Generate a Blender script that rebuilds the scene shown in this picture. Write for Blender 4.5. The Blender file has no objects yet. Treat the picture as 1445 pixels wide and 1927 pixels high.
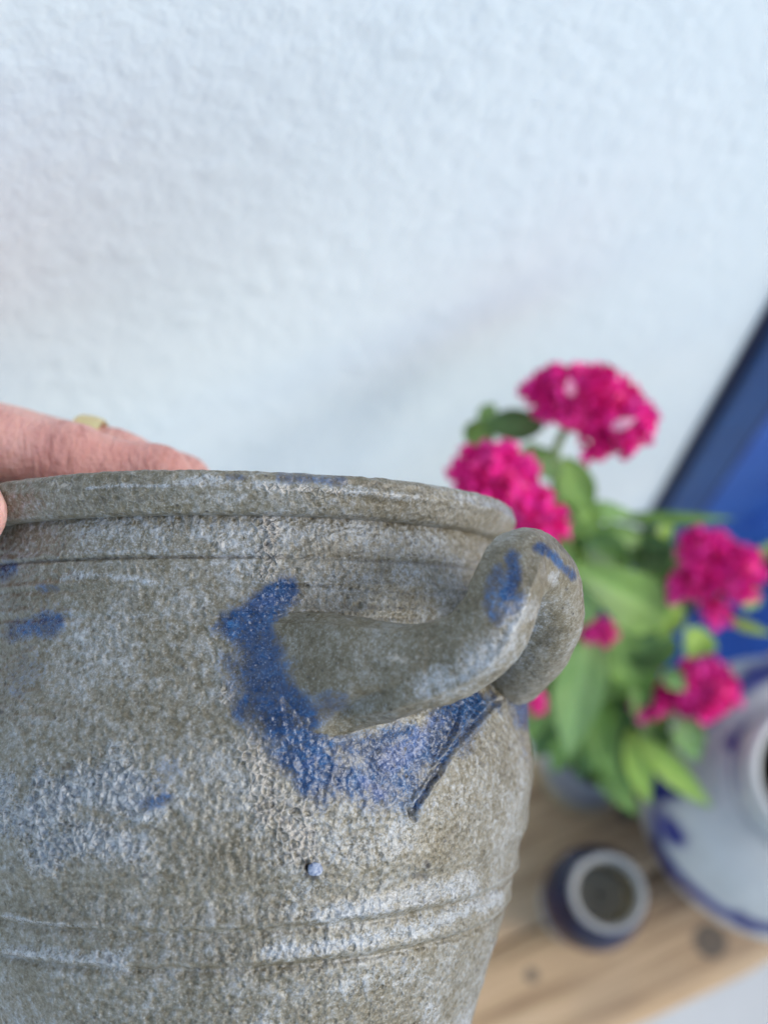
import bpy, bmesh, math, random
import numpy as np
from mathutils import Matrix, Vector
random.seed(7); rng = np.random.default_rng(11)
scene = bpy.context.scene
COL = scene.collection
R_ = math.radians

# ------------------------------------------------------------------ camera
PW, PH, FPX = 1445.0, 1927.0, 2100.0          # photo size and focal length in its pixels
CAMH = 1.35                                   # camera height above the ground
PITCH = math.atan2(FPX, 877.0)                # 67 degrees downwards
CAM = np.array([0.0, 0.0, CAMH])
VX = np.array([1.0, 0, 0]); VU = np.array([0, math.sin(PITCH), math.cos(PITCH)]); VF = np.array([0, math.cos(PITCH), -math.sin(PITCH)])
cd = bpy.data.cameras.new('camera'); cam = bpy.data.objects.new('camera', cd); COL.objects.link(cam)
cam.location = CAM; cam.rotation_euler = (math.pi/2 - PITCH, 0, 0)
cd.sensor_fit = 'VERTICAL'; cd.sensor_height = 24.0; cd.sensor_width = 18.0; cd.lens = 24.0*FPX/PH
cd.clip_start = 0.01; cd.clip_end = 200
cd.dof.use_dof = True; cd.dof.focus_distance = 0.237; cd.dof.aperture_fstop = cd.lens/5.5
scene.camera = cam

# ------------------------------------------------------------------ sky, sun, exposure
SUN_TO = Vector((0.85, -0.16, 0.52)).normalized()
w = bpy.data.worlds.new('World'); scene.world = w; w.use_nodes = True
nt = w.node_tree; nt.nodes.clear()
sky = nt.nodes.new('ShaderNodeTexSky'); sky.sky_type = 'NISHITA'; sky.sun_disc = False
sky.sun_elevation = math.asin(SUN_TO.z); sky.sun_rotation = math.atan2(SUN_TO.x, SUN_TO.y)
sky.air_density = 1.0; sky.dust_density = 0.6; sky.ozone_density = 0.7
bg = nt.nodes.new('ShaderNodeBackground'); bg.inputs[1].default_value = 0.15
wo = nt.nodes.new('ShaderNodeOutputWorld'); nt.links.new(sky.outputs[0], bg.inputs[0]); nt.links.new(bg.outputs[0], wo.inputs[0])
sl = bpy.data.lights.new('sun', 'SUN'); sl.energy = 1.1; sl.angle = R_(30); sl.color = (1.0, 0.98, 0.90)
so = bpy.data.objects.new('sun', sl); COL.objects.link(so)
so.rotation_euler = (-SUN_TO).to_track_quat('-Z', 'Y').to_euler(); so.location = (2, -1, 4)
scene.view_settings.view_transform = 'Standard'; scene.view_settings.look = 'None'
scene.view_settings.gamma = 1.0; scene.view_settings.use_curve_mapping = False
scene.view_settings.exposure = 0.70
scene.render.engine = 'CYCLES'
scene.cycles.use_denoising = True
scene.cycles.max_bounces = 6
scene.cycles.adaptive_threshold = 0.02

# ------------------------------------------------------------------ helpers
def at(px, py, depth):                        # photo pixel + distance along the view axis -> world point
    return CAM + depth/FPX*((px-PW/2)*VX + (PH/2-py)*VU + FPX*VF)
def project(P):                               # world points (n,3) -> photo pixels
    Q = np.asarray(P) - CAM
    d = Q@VF
    d = np.where(np.abs(d) < 1e-6, 1e-6, d)
    return PW/2 + FPX*(Q@VX)/d, PH/2 - FPX*(Q@VU)/d
YAW = R_(23)
WS = np.array([math.cos(YAW), math.sin(YAW), 0]); WW = np.array([-math.sin(YAW), math.cos(YAW), 0])
def sw(s, wv, z): return s*WS + wv*WW + np.array([0, 0, z])      # along the wall, towards the wall, height
def at_w(px, py, wv):
    r = at(px, py, 1.0) - CAM
    return CAM + r*(wv/(r@WW))
def at_z(px, py, z):
    r = at(px, py, 1.0) - CAM
    return CAM + r*((z-CAMH)/r[2])

def hsh(i, j, k):
    n = (i*374761393 + j*668265263 + k*2147483647 + 1442695041) & 0xffffffff
    n = ((n ^ (n >> 13))*1274126177) & 0xffffffff
    n = ((n ^ (n >> 16))*2246822519) & 0xffffffff
    return ((n ^ (n >> 15)) & 0xffffff)/float(0xffffff)
def vnoise(P, scale, seed=0):
    Q = np.asarray(P)*scale + 17.3*seed + 100.0
    I = np.floor(Q).astype(np.int64); f = Q - I; f = f*f*(3-2*f)
    out = 0
    for a in (0, 1):
        for b in (0, 1):
            for c in (0, 1):
                wgt = (f[:, 0] if a else 1-f[:, 0])*(f[:, 1] if b else 1-f[:, 1])*(f[:, 2] if c else 1-f[:, 2])
                out = out + wgt*hsh(I[:, 0]+a, I[:, 1]+b, I[:, 2]+c)
    return out
def fbm(P, scale, octv=4, seed=0):
    s = 0; a = .5; t = 0
    for o in range(octv):
        s = s + a*vnoise(P, scale*2**o, seed+o); t += a; a *= .5
    return s/t
def sstep(e0, e1, x):
    t = np.clip((x-e0)/(e1-e0), 0, 1); return t*t*(3-2*t)
def seg_dist(px, py, pts):                    # distance in pixels to a polyline
    d = np.full(px.shape, 1e9)
    for (x0, y0), (x1, y1) in zip(pts[:-1], pts[1:]):
        dx, dy = x1-x0, y1-y0; L = max(dx*dx+dy*dy, 1e-9)
        t = np.clip(((px-x0)*dx+(py-y0)*dy)/L, 0, 1)
        d = np.minimum(d, np.hypot(px-x0-t*dx, py-y0-t*dy))
    return d
def paint(px, py, nz, strokes, soft=(1, 1.5, 1.25, .45)):               # strokes: (points, half width, strength)
    m = np.zeros(px.shape)
    for pts, wd, st in strokes:
        if len(pts) == 1: pts = [pts[0], (pts[0][0]+.1, pts[0][1])]
        q = seg_dist(px, py, pts)/(wd*soft[0]) + (nz-.5)*soft[1]
        m = np.maximum(m, st*sstep(soft[2], soft[3], q))
    return m

def mesh_np(name, V, Fq, mat, parent=None, attrs=None, smooth=True):
    me = bpy.data.meshes.new(name)
    V = np.asarray(V, dtype=np.float32); Fq = np.asarray(Fq, dtype=np.int32)
    me.vertices.add(len(V)); me.vertices.foreach_set('co', V.ravel())
    k = Fq.shape[1]
    me.loops.add(Fq.size); me.loops.foreach_set('vertex_index', Fq.ravel())
    me.polygons.add(len(Fq)); me.polygons.foreach_set('loop_start', np.arange(0, Fq.size, k, dtype=np.int32))
    me.polygons.foreach_set('loop_total', np.full(len(Fq), k, dtype=np.int32))
    if smooth: me.polygons.foreach_set('use_smooth', np.ones(len(Fq), dtype=bool))
    me.update(calc_edges=True); me.validate()
    for n, a in (attrs or {}).items():
        at_ = me.attributes.new(n, 'FLOAT', 'POINT'); at_.data.foreach_set('value', np.asarray(a, dtype=np.float32))
    me.materials.append(mat)
    o = bpy.data.objects.new(name, me); COL.objects.link(o)
    if parent: o.parent = parent
    return o
def mesh_bm(name, bm, mat, parent=None, smooth=False):
    me = bpy.data.meshes.new(name); bmesh.ops.recalc_face_normals(bm, faces=bm.faces[:]); bm.to_mesh(me); bm.free()
    if smooth:
        for p in me.polygons: p.use_smooth = True
    me.materials.append(mat)
    o = bpy.data.objects.new(name, me); COL.objects.link(o)
    if parent: o.parent = parent
    return o
def empty(name, loc, label, cat, group=None, rot=None):
    o = bpy.data.objects.new(name, None); COL.objects.link(o); o.location = loc; o.empty_display_size = .02
    if rot is not None: o.rotation_euler = rot
    return tag(o, label, cat, group)
def tag(o, label, cat, group=None):
    o['label'] = label; o['category'] = cat
    if group: o['group'] = group
    return o
def box_bm(s0, s1, w0, w1, z0, z1, bev=0.0, org=(0, 0, 0)):
    """box in wall coordinates (s along wall, w towards it, z up), relative to origin org in world"""
    bm = bmesh.new()
    vs = []
    for s in (s0, s1):
        for ww in (w0, w1):
            for z in (z0, z1): vs.append(bm.verts.new(Vector(sw(s, ww, z)) - Vector(org)))
    idx = [(0, 1, 3, 2), (4, 6, 7, 5), (0, 4, 5, 1), (2, 3, 7, 6), (0, 2, 6, 4), (1, 5, 7, 3)]
    for f in idx: bm.faces.new([vs[i] for i in f])
    bmesh.ops.recalc_face_normals(bm, faces=bm.faces[:])
    if bev: bmesh.ops.bevel(bm, geom=bm.edges[:], offset=bev, segments=3, affect='EDGES', profile=.6)
    return bm
def grid_faces(nr, nc, wrap=False):
    r = np.arange(nr-1)[:, None]; c = np.arange(nc if wrap else nc-1)[None]
    c2 = (c+1) % nc
    return np.stack([r*nc+c, r*nc+c2, (r+1)*nc+c2, (r+1)*nc+c], -1).reshape(-1, 4)
def tube(pts, rad, n=10, caps=True):
    """smooth tube along points; returns V,F"""
    pts = np.asarray(pts, float); m = len(pts)
    T = np.gradient(pts, axis=0); T /= np.linalg.norm(T, axis=1)[:, None]
    ref = np.array([.3, .2, 1.0]); V = []
    rad = np.broadcast_to(rad, (m,))
    B = np.cross(T[0], ref); B /= np.linalg.norm(B)
    for i in range(m):
        B = B - B.dot(T[i])*T[i]; B /= np.linalg.norm(B); N = np.cross(T[i], B)
        a = np.linspace(0, 2*np.pi, n, endpoint=False)
        V.append(pts[i] + rad[i]*(np.cos(a)[:, None]*B + np.sin(a)[:, None]*N))
    return np.concatenate(V), grid_faces(m, n, True)
def spline(P, n):
    P = np.asarray(P, float); Q = np.vstack([2*P[0]-P[1], P, 2*P[-1]-P[-2]])
    out = []
    for u in np.linspace(0, len(P)-1-1e-9, n):
        i = int(u); t = u-i; a, b, c, d = Q[i:i+4]
        out.append(.5*(2*b + (c-a)*t + (2*a-5*b+4*c-d)*t*t + (3*b-a-3*c+d)*t**3))
    return np.array(out)

# ---- node helper
class NB:
    def __init__(s, name):
        s.m = bpy.data.materials.new(name); s.m.use_nodes = True; s.t = s.m.node_tree; s.t.nodes.clear()
        s.out = s.t.nodes.new('ShaderNodeOutputMaterial'); s.b = s.t.nodes.new('ShaderNodeBsdfPrincipled')
        s.t.links.new(s.b.outputs[0], s.out.inputs[0]); s._co = None
    def n(s, typ, **kw):
        nd = s.t.nodes.new('ShaderNode'+typ)
        for k, v in kw.items(): setattr(nd, k, v)
        return nd
    def put(s, sock, v):
        if isinstance(v, bpy.types.NodeSocket): s.t.links.new(v, sock)
        elif isinstance(v, (tuple, list)): sock.default_value = (*v, 1) if len(v) == 3 and sock.type == 'RGBA' else v
        else: sock.default_value = v
    def co(s):
        if s._co is None: s._co = s.n('TexCoord').outputs['Object']
        return s._co
    def mapped(s, scale=(1, 1, 1), rot=(0, 0, 0), loc=(0, 0, 0)):
        m = s.n('Mapping'); s.put(m.inputs[0], s.co()); m.inputs['Scale'].default_value = scale
        m.inputs['Rotation'].default_value = rot; m.inputs['Location'].default_value = loc; return m.outputs[0]
    def noise(s, scale, detail=3, rough=.55, vec=None, dist=0.0, color=False):
        nd = s.n('TexNoise'); s.put(nd.inputs['Vector'], vec or s.co()); nd.inputs['Scale'].default_value = scale
        nd.inputs['Detail'].default_value = detail; nd.inputs['Roughness'].default_value = rough; nd.inputs['Distortion'].default_value = dist
        return nd.outputs['Color' if color else 'Fac']
    def voro(s, scale, vec=None, feature='F1', rnd=1.0):
        nd = s.n('TexVoronoi', feature=feature); s.put(nd.inputs['Vector'], vec or s.co()); nd.inputs['Scale'].default_value = scale
        nd.inputs['Randomness'].default_value = rnd; return nd
    def math(s, op, a, b=0.0, clamp=False):
        nd = s.n('Math', operation=op, use_clamp=clamp); s.put(nd.inputs[0], a); s.put(nd.inputs[1], b); return nd.outputs[0]
    def ramp(s, f, stops):
        nd = s.n('ValToRGB'); s.put(nd.inputs[0], f); cr = nd.color_ramp
        while len(cr.elements) < len(stops): cr.elements.new(.5)
        for e, (p, c) in zip(cr.elements, stops):
            e.position = p; e.color = (*c, 1) if not isinstance(c, (int, float)) else (c, c, c, 1)
        return nd.outputs[0]
    def mix(s, f, a, b, mode='MIX'):
        nd = s.n('Mix', data_type='RGBA', blend_type=mode); s.put(nd.inputs['Factor'], f); s.put(nd.inputs['A'], a); s.put(nd.inputs['B'], b)
        for i, k in ((6, a), (7, b)): s.put(nd.inputs[i], k)
        return nd.outputs[2]
    def attr(s, name): return s.n('Attribute', attribute_name=name).outputs['Fac']
    def bump(s, h, dist, strength=1.0, normal=None):
        nd = s.n('Bump'); s.put(nd.inputs['Height'], h); nd.inputs['Distance'].default_value = dist; nd.inputs['Strength'].default_value = strength
        if normal is not None: s.put(nd.inputs['Normal'], normal)
        s.t.links.new(nd.outputs[0], s.b.inputs['Normal']); return nd.outputs[0]
    def set(s, **kw):
        for k, v in kw.items(): s.put(s.b.inputs[k.replace('_', ' ')], v)
        return s.m

# ------------------------------------------------------------------ materials
def mat_stoneware():
    b = NB('salt_glazed_stoneware')
    cob, vio, cream, frost, pit, ochre, dark, smooth_ = [b.attr(k) for k in ('cobalt', 'violet', 'cream', 'frost', 'pit', 'ochre', 'dark', 'smoothed')]
    n1 = b.noise(620, 3, .6); n2 = b.noise(48, 3, .55); n3 = b.noise(2300, 2, .6); n4 = b.noise(150, 3, .6); n5 = b.noise(1150, 3, .62)
    c = lambda x, k: b.math('MULTIPLY', b.math('SUBTRACT', x, .5), k)
    add = lambda *xs: xs[0] if len(xs) == 1 else b.math('ADD', xs[0], add(*xs[1:]))
    mott = add(c(n1, .85), c(n5, .75), c(n3, .42))                       # fine mottle about zero
    def broken(m, lo, gain): return b.math('MULTIPLY', b.math('SUBTRACT', add(m, mott), lo), gain, True)
    warp = b.n('VectorMath', operation='MULTIPLY_ADD'); b.put(warp.inputs[0], b.noise(420, 2, color=True)); warp.inputs[1].default_value = (.0012,)*3; b.put(warp.inputs[2], b.co())
    ve = b.voro(560, warp.outputs[0], 'DISTANCE_TO_EDGE').outputs['Distance']
    peel = b.voro(700, warp.outputs[0], 'SMOOTH_F1').outputs['Distance']
    calm = b.math('SUBTRACT', 1.0, b.math('MULTIPLY', smooth_, .72))
    bal = add(.5, b.math('MULTIPLY', mott, .62), b.math('MULTIPLY', b.math('MULTIPLY', b.math('SUBTRACT', peel, .36), .30), calm), c(n2, .46), c(n4, .46), b.math('MULTIPLY', frost, .10), b.math('MULTIPLY', smooth_, -.03))
    base = b.ramp(bal, [(.24, (.082, .062, .028)), (.41, (.145, .118, .068)), (.55, (.215, .192, .142)), (.68, (.295, .285, .260)), (.86, (.45, .455, .45))])
    fr = broken(b.math('MULTIPLY', frost, .75), .25, 1.4)
    base = b.mix(b.math('MULTIPLY', fr, .80), base, (.45, .475, .51))
    base = b.mix(b.math('MULTIPLY', broken(b.math('MULTIPLY', ochre, .8), .20, 1.2), .42), base, (.30, .22, .10))
    ring = b.ramp(ve, [(.02, 1.0), (.10, .55), (.20, 0.0)])
    rimf = b.math('MULTIPLY', ring, pit, True)
    base = b.mix(b.math('MULTIPLY', rimf, .45), base, (.50, .51, .52))
    base = b.mix(b.math('MULTIPLY', add(b.math('MULTIPLY', ring, .75), .22), b.math('MULTIPLY', broken(cream, .25, 1.3), .85), True), base, (.62, .54, .45))
    cn = add(.5, b.math('MULTIPLY', mott, .55), c(n4, .7))
    blue = b.ramp(cn, [(.26, (.001, .009, .036)), (.50, (.0015, .036, .125)), (.70, (.006, .085, .235)), (.90, (.06, .19, .36))])
    blue = b.mix(b.math('MULTIPLY', broken(vio, .35, 1.2), .40), blue, (.11, .15, .37))
    base = b.mix(b.math('MULTIPLY', broken(b.math('MULTIPLY', cob, 1.3), .36, 1.2), .97), base, blue)
    def specks(scale, r0, r1, keep):
        sp = b.voro(scale); sc_ = b.n('SeparateColor'); b.put(sc_.inputs[0], sp.outputs['Color'])
        return b.math('MULTIPLY', b.ramp(sp.outputs['Distance'], [(r0, 1.0), (r1, 0.0)]), b.math('GREATER_THAN', sc_.outputs[0], keep))
    base = b.mix(b.math('MULTIPLY', specks(330, .06, .17, .82), .85), base, (.022, .018, .014))
    base = b.mix(b.math('MULTIPLY', specks(750, .12, .28, .76), .60), base, (.05, .04, .028))
    lt = b.ramp(n3, [(.58, 0.0), (.70, 1.0)])
    base = b.mix(b.math('MULTIPLY', lt, .17), base, (.62, .62, .60))
    dk = b.ramp(b.noise(1900, 2, .6), [(.30, 1.0), (.42, 0.0)])
    base = b.mix(b.math('MULTIPLY', dk, .30), base, (.06, .05, .036))
    base = b.mix(dark, base, (.025, .018, .012))
    h = add(b.math('MULTIPLY', n1, .35), b.math('MULTIPLY', n5, .16), b.math('MULTIPLY', n3, .06), b.math('MULTIPLY', rimf, .55), b.math('MULTIPLY', b.math('MULTIPLY', peel, .9), calm))
    b.bump(h, .00088, .95)
    rough = b.math('SUBTRACT', .40, b.math('MULTIPLY', b.math('MAXIMUM', frost, b.math('MAXIMUM', cob, pit)), .20))
    rough = add(rough, b.math('MULTIPLY', smooth_, .12), c(n3, .35))
    return b.set(Base_Color=base, Roughness=rough, Specular_IOR_Level=.60, Coat_Weight=b.math('SUBTRACT', .38, add(b.math('MULTIPLY', smooth_, .2), b.math('MULTIPLY', cob, .18))), Coat_Roughness=.26)
def mat_plaster():
    b = NB('white_plaster')
    v = b.mapped((1, 1, .85))
    n1 = b.noise(130, 2, .5, v); n2 = b.noise(260, 3, .6, v); n3 = b.noise(11, 3)
    vo = b.voro(85, b.mapped((1, 1, .9)))
    blob = b.ramp(vo.outputs['Distance'], [(.12, 1.0), (.62, 0.0)])
    pk = b.n('SeparateColor'); b.put(pk.inputs[0], vo.outputs['Color'])
    blob = b.math('MULTIPLY', blob, b.math('GREATER_THAN', pk.outputs[0], .6))
    h = b.math('ADD', b.math('MULTIPLY', n1, 1.1), b.math('MULTIPLY', n2, .22))
    h = b.math('ADD', h, b.math('MULTIPLY', blob, .5))
    b.bump(h, .0011, .66)
    c = b.ramp(n3, [(.3, (.655, .73, .775)), (.7, (.69, .755, .79))])
    st = b.ramp(b.noise(46, 2, .5), [(.70, 0.0), (.80, 1.0)])
    c = b.mix(b.math('MULTIPLY', st, .10), c, (.45, .44, .45))
    return b.set(Base_Color=c, Roughness=.85)
def mat_wood(name, c1, c2, c3, knots=()):
    b = NB(name)
    v = b.mapped((1.0, 14.0, 14.0)); v2 = b.mapped((1, 60, 60))
    n1 = b.noise(5, 5, .6, v, .6); n2 = b.noise(9, 3, .6, v2); n3 = b.noise(6, 3)
    f = b.math('ADD', b.math('MULTIPLY', n1, .7), b.math('MULTIPLY', n2, .4))
    c = b.ramp(f, [(.36, c1), (.55, c2), (.72, c3)])
    c = b.mix(b.ramp(n3, [(.45, 0.0), (.75, .35)]), c, (.20, .17, .14))
    for (kx, ky, kr) in knots:
        d = b.n('VectorMath', operation='DISTANCE'); b.put(d.inputs[0], b.mapped((1, 1, 0))); d.inputs[1].default_value = (kx, ky, 0)
        dd = b.math('ADD', d.outputs['Value'], b.math('MULTIPLY', b.math('SUBTRACT', n2, .5), kr*.5))
        k = b.ramp(b.math('DIVIDE', dd, kr), [(.55, .85), (.80, .95), (1.05, 0.0)])
        c = b.mix(k, c, (.105, .085, .065))
    b.bump(f, .0012, .6)
    return b.set(Base_Color=c, Roughness=.72)
def mat_simple(name, c1, c2, scale, rough, bump=0.0, **kw):
    b = NB(name); n = b.noise(scale, 4, .6)
    c = b.ramp(n, [(.32, c1), (.68, c2)])
    if bump: b.bump(n, bump, .7)
    return b.set(Base_Color=c, Roughness=rough, **kw)
def mat_glaze(name, pale, blue, rough=.22):
    b = NB(name); cob = b.attr('cobalt'); ins = b.attr('inside'); n = b.noise(60, 4, .6); n2 = b.noise(420, 3)
    c = b.ramp(n, [(.3, tuple(x*.88 for x in pale)), (.7, pale)])
    bl = b.ramp(n, [(.3, tuple(x*.6 for x in blue)), (.75, tuple(min(1, x*1.7) for x in blue))])
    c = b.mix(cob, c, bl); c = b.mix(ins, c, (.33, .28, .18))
    b.bump(n2, .0003, .5)
    return b.set(Base_Color=c, Roughness=rough, Specular_IOR_Level=.35)
def mat_leaf(name, c1, c2):
    b = NB(name); n = b.noise(40, 4, .6)
    v = b.attr('vein')
    c = b.ramp(n, [(.3, c1), (.7, c2)])
    c = b.mix(b.math('MULTIPLY', v, .35), c, tuple(min(1, x*1.9+.05) for x in c2))
    return b.set(Base_Color=c, Roughness=.5, Transmission_Weight=0.0, Subsurface_Weight=.25, Subsurface_Radius=(.004, .006, .001), Subsurface_Scale=.4)
M_STONE = mat_stoneware()
M_PLASTER = mat_plaster()

# ------------------------------------------------------------------ setting: ground, wall, door, doorstep, bench
D = 0.24
g = mat_simple('pale_concrete', (.70, .67, .61), (.78, .75, .69), 9, .85, .002)
bm = bmesh.new(); bmesh.ops.create_grid(bm, x_segments=2, y_segments=2, size=40)
gr = mesh_bm('ground', bm, g); gr['kind'] = 'structure'

bm = box_bm(-3.0, .0, 0, .25, 0, 2.9)
o_w = sw(0, D, 0)
DS = float((at_w(1236, 940, D) - CAM)@WS)      # left edge of the door casing along the wall
bm.free()
bm = box_bm(-3.0, DS+.012, 0, .25, 0, 2.9)
wall = mesh_bm('plaster_wall', bm, M_PLASTER); wall.location = o_w
tag(wall, 'rough white plaster wall behind the held jar', 'wall')

M_BLUE = mat_simple('blue_gloss_paint', (.003, .040, .15), (.005, .058, .20), 30, .45, .0006)
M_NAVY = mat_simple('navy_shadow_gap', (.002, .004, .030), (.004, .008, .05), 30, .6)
M_BLUE2 = mat_simple('light_blue_paint', (.018, .085, .36), (.030, .12, .45), 22, .45, .0006)
door = empty('blue_door', sw(DS, D, 0), 'dark blue painted wooden door and casing at right of the white wall', 'door')
def dpart(name, s0, s1, w0, w1, z0, z1, mat, parent, bev=.002):
    return mesh_bm(name, box_bm(s0, s1, w0, w1, z0, z1, bev), mat, parent)
dpart('edge_shade_strip', -.001, .0065, -.003, .02, 0, 2.25, M_NAVY, door, .001)  # casing's shaded left side put in as a near-black strip
dpart('casing', .007, .050, -.009, .02, 0, 2.25, M_BLUE, door, .003)
dpart('stop_bead', .0505, .076, .003, .02, 0, 2.25, M_NAVY, door, .003)
dpart('stile', .0765, .17, .012, .05, .012, 2.22, M_BLUE2, door)
dpart('panel', .1705, .52, .028, .045, .012, 2.22, M_BLUE2, door)
dpart('stile', .5205, .62, .012, .05, .012, 2.22, M_BLUE2, door)
dpart('rail', .1705, .52, .013, .0275, .012, .24, M_BLUE2, door)
dpart('casing', .6925, .75, -.024, .02, 0, 2.25, M_BLUE, door, .004)
dpart('lintel', 0, .75, -.024, .02, 2.2505, 2.32, M_BLUE, door, .004)
step = mesh_bm('doorstep', box_bm(0, .85, 0, .105, 0, .14, .006), M_BLUE2); step.location = sw(DS+.006, .108, 0)
tag(step, 'bright blue painted doorstep below the blue door', 'doorstep')

HB = CAMH - 0.80                               # bench top height
M_W1 = None
bs0, bs1 = -.75, .85; bw0, bwm, bw1 = -.092, -.012, .093
bench = empty('wooden_bench', sw(0, 0, 0), 'weathered brown wooden bench carrying the vases and flowers', 'bench')
kn = at_z(1335, 1770, HB)
def plank(name, w0, w1, seed, knots, outs):
    cw = (w0+w1)/2
    bm = bmesh.new()
    ns, nw = 90, 8
    # gently worn plank: top sheet with rounded edges
    prof = [(-1, -.030), (-1, -.010), (-.985, -.003), (-.95, -.0005), (-.6, 0), (-.2, .0003), (.2, .0002), (.6, 0), (.95, -.0005), (.985, -.003), (1, -.010), (1, -.030)]
    S = np.linspace(bs0, bs1, ns); V = []
    for s in S:
        for (u, z) in prof:
            V.append((s, u*(w1-w0)/2, z))
    V = np.array(V); nz = fbm(V*np.array([.35, 1, 1]), 40, 3, seed)
    V[:, 2] += (nz-.5)*.0022; V[:, 1] += (fbm(V*np.array([1, .0, .0]), 18, 3, seed+5)-.5)*.004*np.sign(V[:, 1])*(np.sign(V[:, 1]) == outs)
    F = grid_faces(ns, len(prof)).tolist()
    b = len(prof)
    me_v = V; bmv = [bm.verts.new(v) for v in me_v]
    for f in F: bm.faces.new([bmv[i] for i in f])
    for i in range(ns-1): bm.faces.new([bmv[i*b], bmv[(i+1)*b], bmv[(i+1)*b+b-1], bmv[i*b+b-1]])
    bm.faces.new([bmv[i] for i in range(b)]); bm.faces.new([bmv[(ns-1)*b+i] for i in range(b)])
    kk = [((k@WS), (k@WW)-cw, r) for k, r in knots]
    m = mat_wood('bench_wood_%d' % seed, (.20, .105, .045), (.63, .41, .225), (.82, .58, .35), kk)
    o = mesh_bm('plank', bm, m, bench, True); o.location = sw(0, cw, HB); o.rotation_euler = (0, 0, YAW)
    return o
plank('plank', bw0, bwm-.0004, 3, [(kn, .0125), (at_z(1000, 1835, HB), .005)], -1)
plank('plank', bwm+.0004, bw1, 8, [(at_z(1180, 1530, HB), .008)], 1)
mesh_bm('batten', box_bm(bs0+.05, bs1-.05, bwm-.03, bwm+.03, HB-.052, HB-.0315, .001), mat_simple('batten_wood', (.10, .07, .05), (.15, .10, .07), 20, .8), bench)
M_WD = mat_wood('bench_leg_wood', (.16, .10, .06), (.30, .20, .12), (.40, .28, .18))
for s in (bs0+.12, bs1-.12):
    for ww in (bw0+.015, bw1-.055):
        mesh_bm('leg', box_bm(s, s+.045, ww, ww+.04, 0, HB-.031, .003), M_WD, bench)
    mesh_bm('cross_rail', box_bm(s+.005, s+.04, bw0+.0555, bw1-.0555, HB-.10, HB-.053, .002), M_WD, bench)

# ------------------------------------------------------------------ the stoneware jar (axis and place fitted to the photograph)
S_J = 0.308
def cvec(v): return v[0]*VX - v[1]*VU + v[2]*VF        # camera (x right, y down, z forward) -> world
_cx, _ti, _ro, _y0 = -278.2928, 0.132087, -0.00607156, 151.2106
_ray = np.array([_cx, _y0, FPX]); _ray /= np.linalg.norm(_ray)
_A = np.array([math.sin(_ro), -math.cos(_ro)*math.cos(_ti), math.cos(_ro)*math.sin(_ti)])
_N = -_ray + _ray.dot(_A)*_A; _N /= np.linalg.norm(_N)
_E = np.cross(_N, _A); _E = _E if _E[0] > 0 else -_E
JC = CAM + S_J*cvec(_ray)
JM = np.stack([cvec(_E), cvec(-_N), cvec(_A)], 1)      # columns: local x (right), y (away), z (up the jar)
def j2w(P): return JC + np.asarray(P)@JM.T
def w2j(P): return (np.asarray(P)-JC)@JM
ZB = .172
jar = empty('stoneware_jar', j2w([0, 0, -ZB]), 'grey salt glazed stoneware jar with cobalt blue patches held in the foreground', 'jar', rot=Matrix(JM.tolist()).to_euler())
def jar_part(name, V, F, attrs):
    o = mesh_np(name, V, F, M_STONE, jar, attrs); o.location = (0, 0, ZB); return o

COBALT = [([(535, 1112), (500, 1135), (462, 1165), (440, 1178)], 30, 1.0), ([(470, 1180), (492, 1260), (505, 1330), (525, 1365)], 48, 1.0),
          ([(540, 1250), (575, 1330), (560, 1370)], 34, .75), ([(440, 1240), (470, 1330)], 30, .55),
          ([(560, 1400), (600, 1440), (650, 1465), (710, 1478), (755, 1475)], 60, 1.0), ([(560, 1390), (620, 1405), (700, 1410), (770, 1395)], 36, .85),
          ([(770, 1440), (810, 1390), (850, 1345), (885, 1325)], 40, .95), ([(870, 1400), (905, 1335)], 24, .6), ([(955, 1285), (972, 1325), (978, 1365)], 15, .8), ([(975, 1380), (986, 1430)], 6, .5),
          ([(30, 1185), (65, 1180), (105, 1172)], 22, .75), ([(80, 1107), (110, 1107)], 9, .8), ([(-20, 1085), (20, 1070)], 16, .9), ([(100, 1140), (120, 1150)], 26, .35),
          ([(275, 1515), (315, 1500)], 15, .7), ([(290, 1480), (330, 1440)], 30, .35), ([(30, 1290), (60, 1250)], 40, .35), ([(530, 897), (590, 900), (640, 905)], 13, .58), ([(430, 897), (460, 900)], 8, .5), ([(955, 960), (968, 972)], 9, .4)]
VIOLET = [([(740, 1435), (775, 1400), (800, 1350)], 24, 1.0), ([(680, 1465), (715, 1495)], 12, 1.0), ([(570, 1440), (600, 1420)], 10, .7), ([(478, 1140), (510, 1130)], 12, .6), ([(972, 1325), (978, 1360)], 8, .8)]
CREAM = [([(490, 1420), (480, 1480), (520, 1530), (560, 1580)], 34, 1.0), ([(500, 1490), (560, 1520)], 30, .9), ([(495, 985), (515, 1005), (500, 1040), (520, 1050), (495, 1080), (520, 1092)], 13, 1.0), ([(432, 1302), (425, 1306)], 12, 1.0),
         ([(500, 915), (520, 918), (560, 917), (600, 922), (640, 925)], 6, .95), ([(410, 1020), (415, 1022)], 8, .6), ([(100, 912), (130, 915)], 8, .7), ([(1, 1520), (60, 1625), (90, 1640)], 7, .6)]
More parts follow.
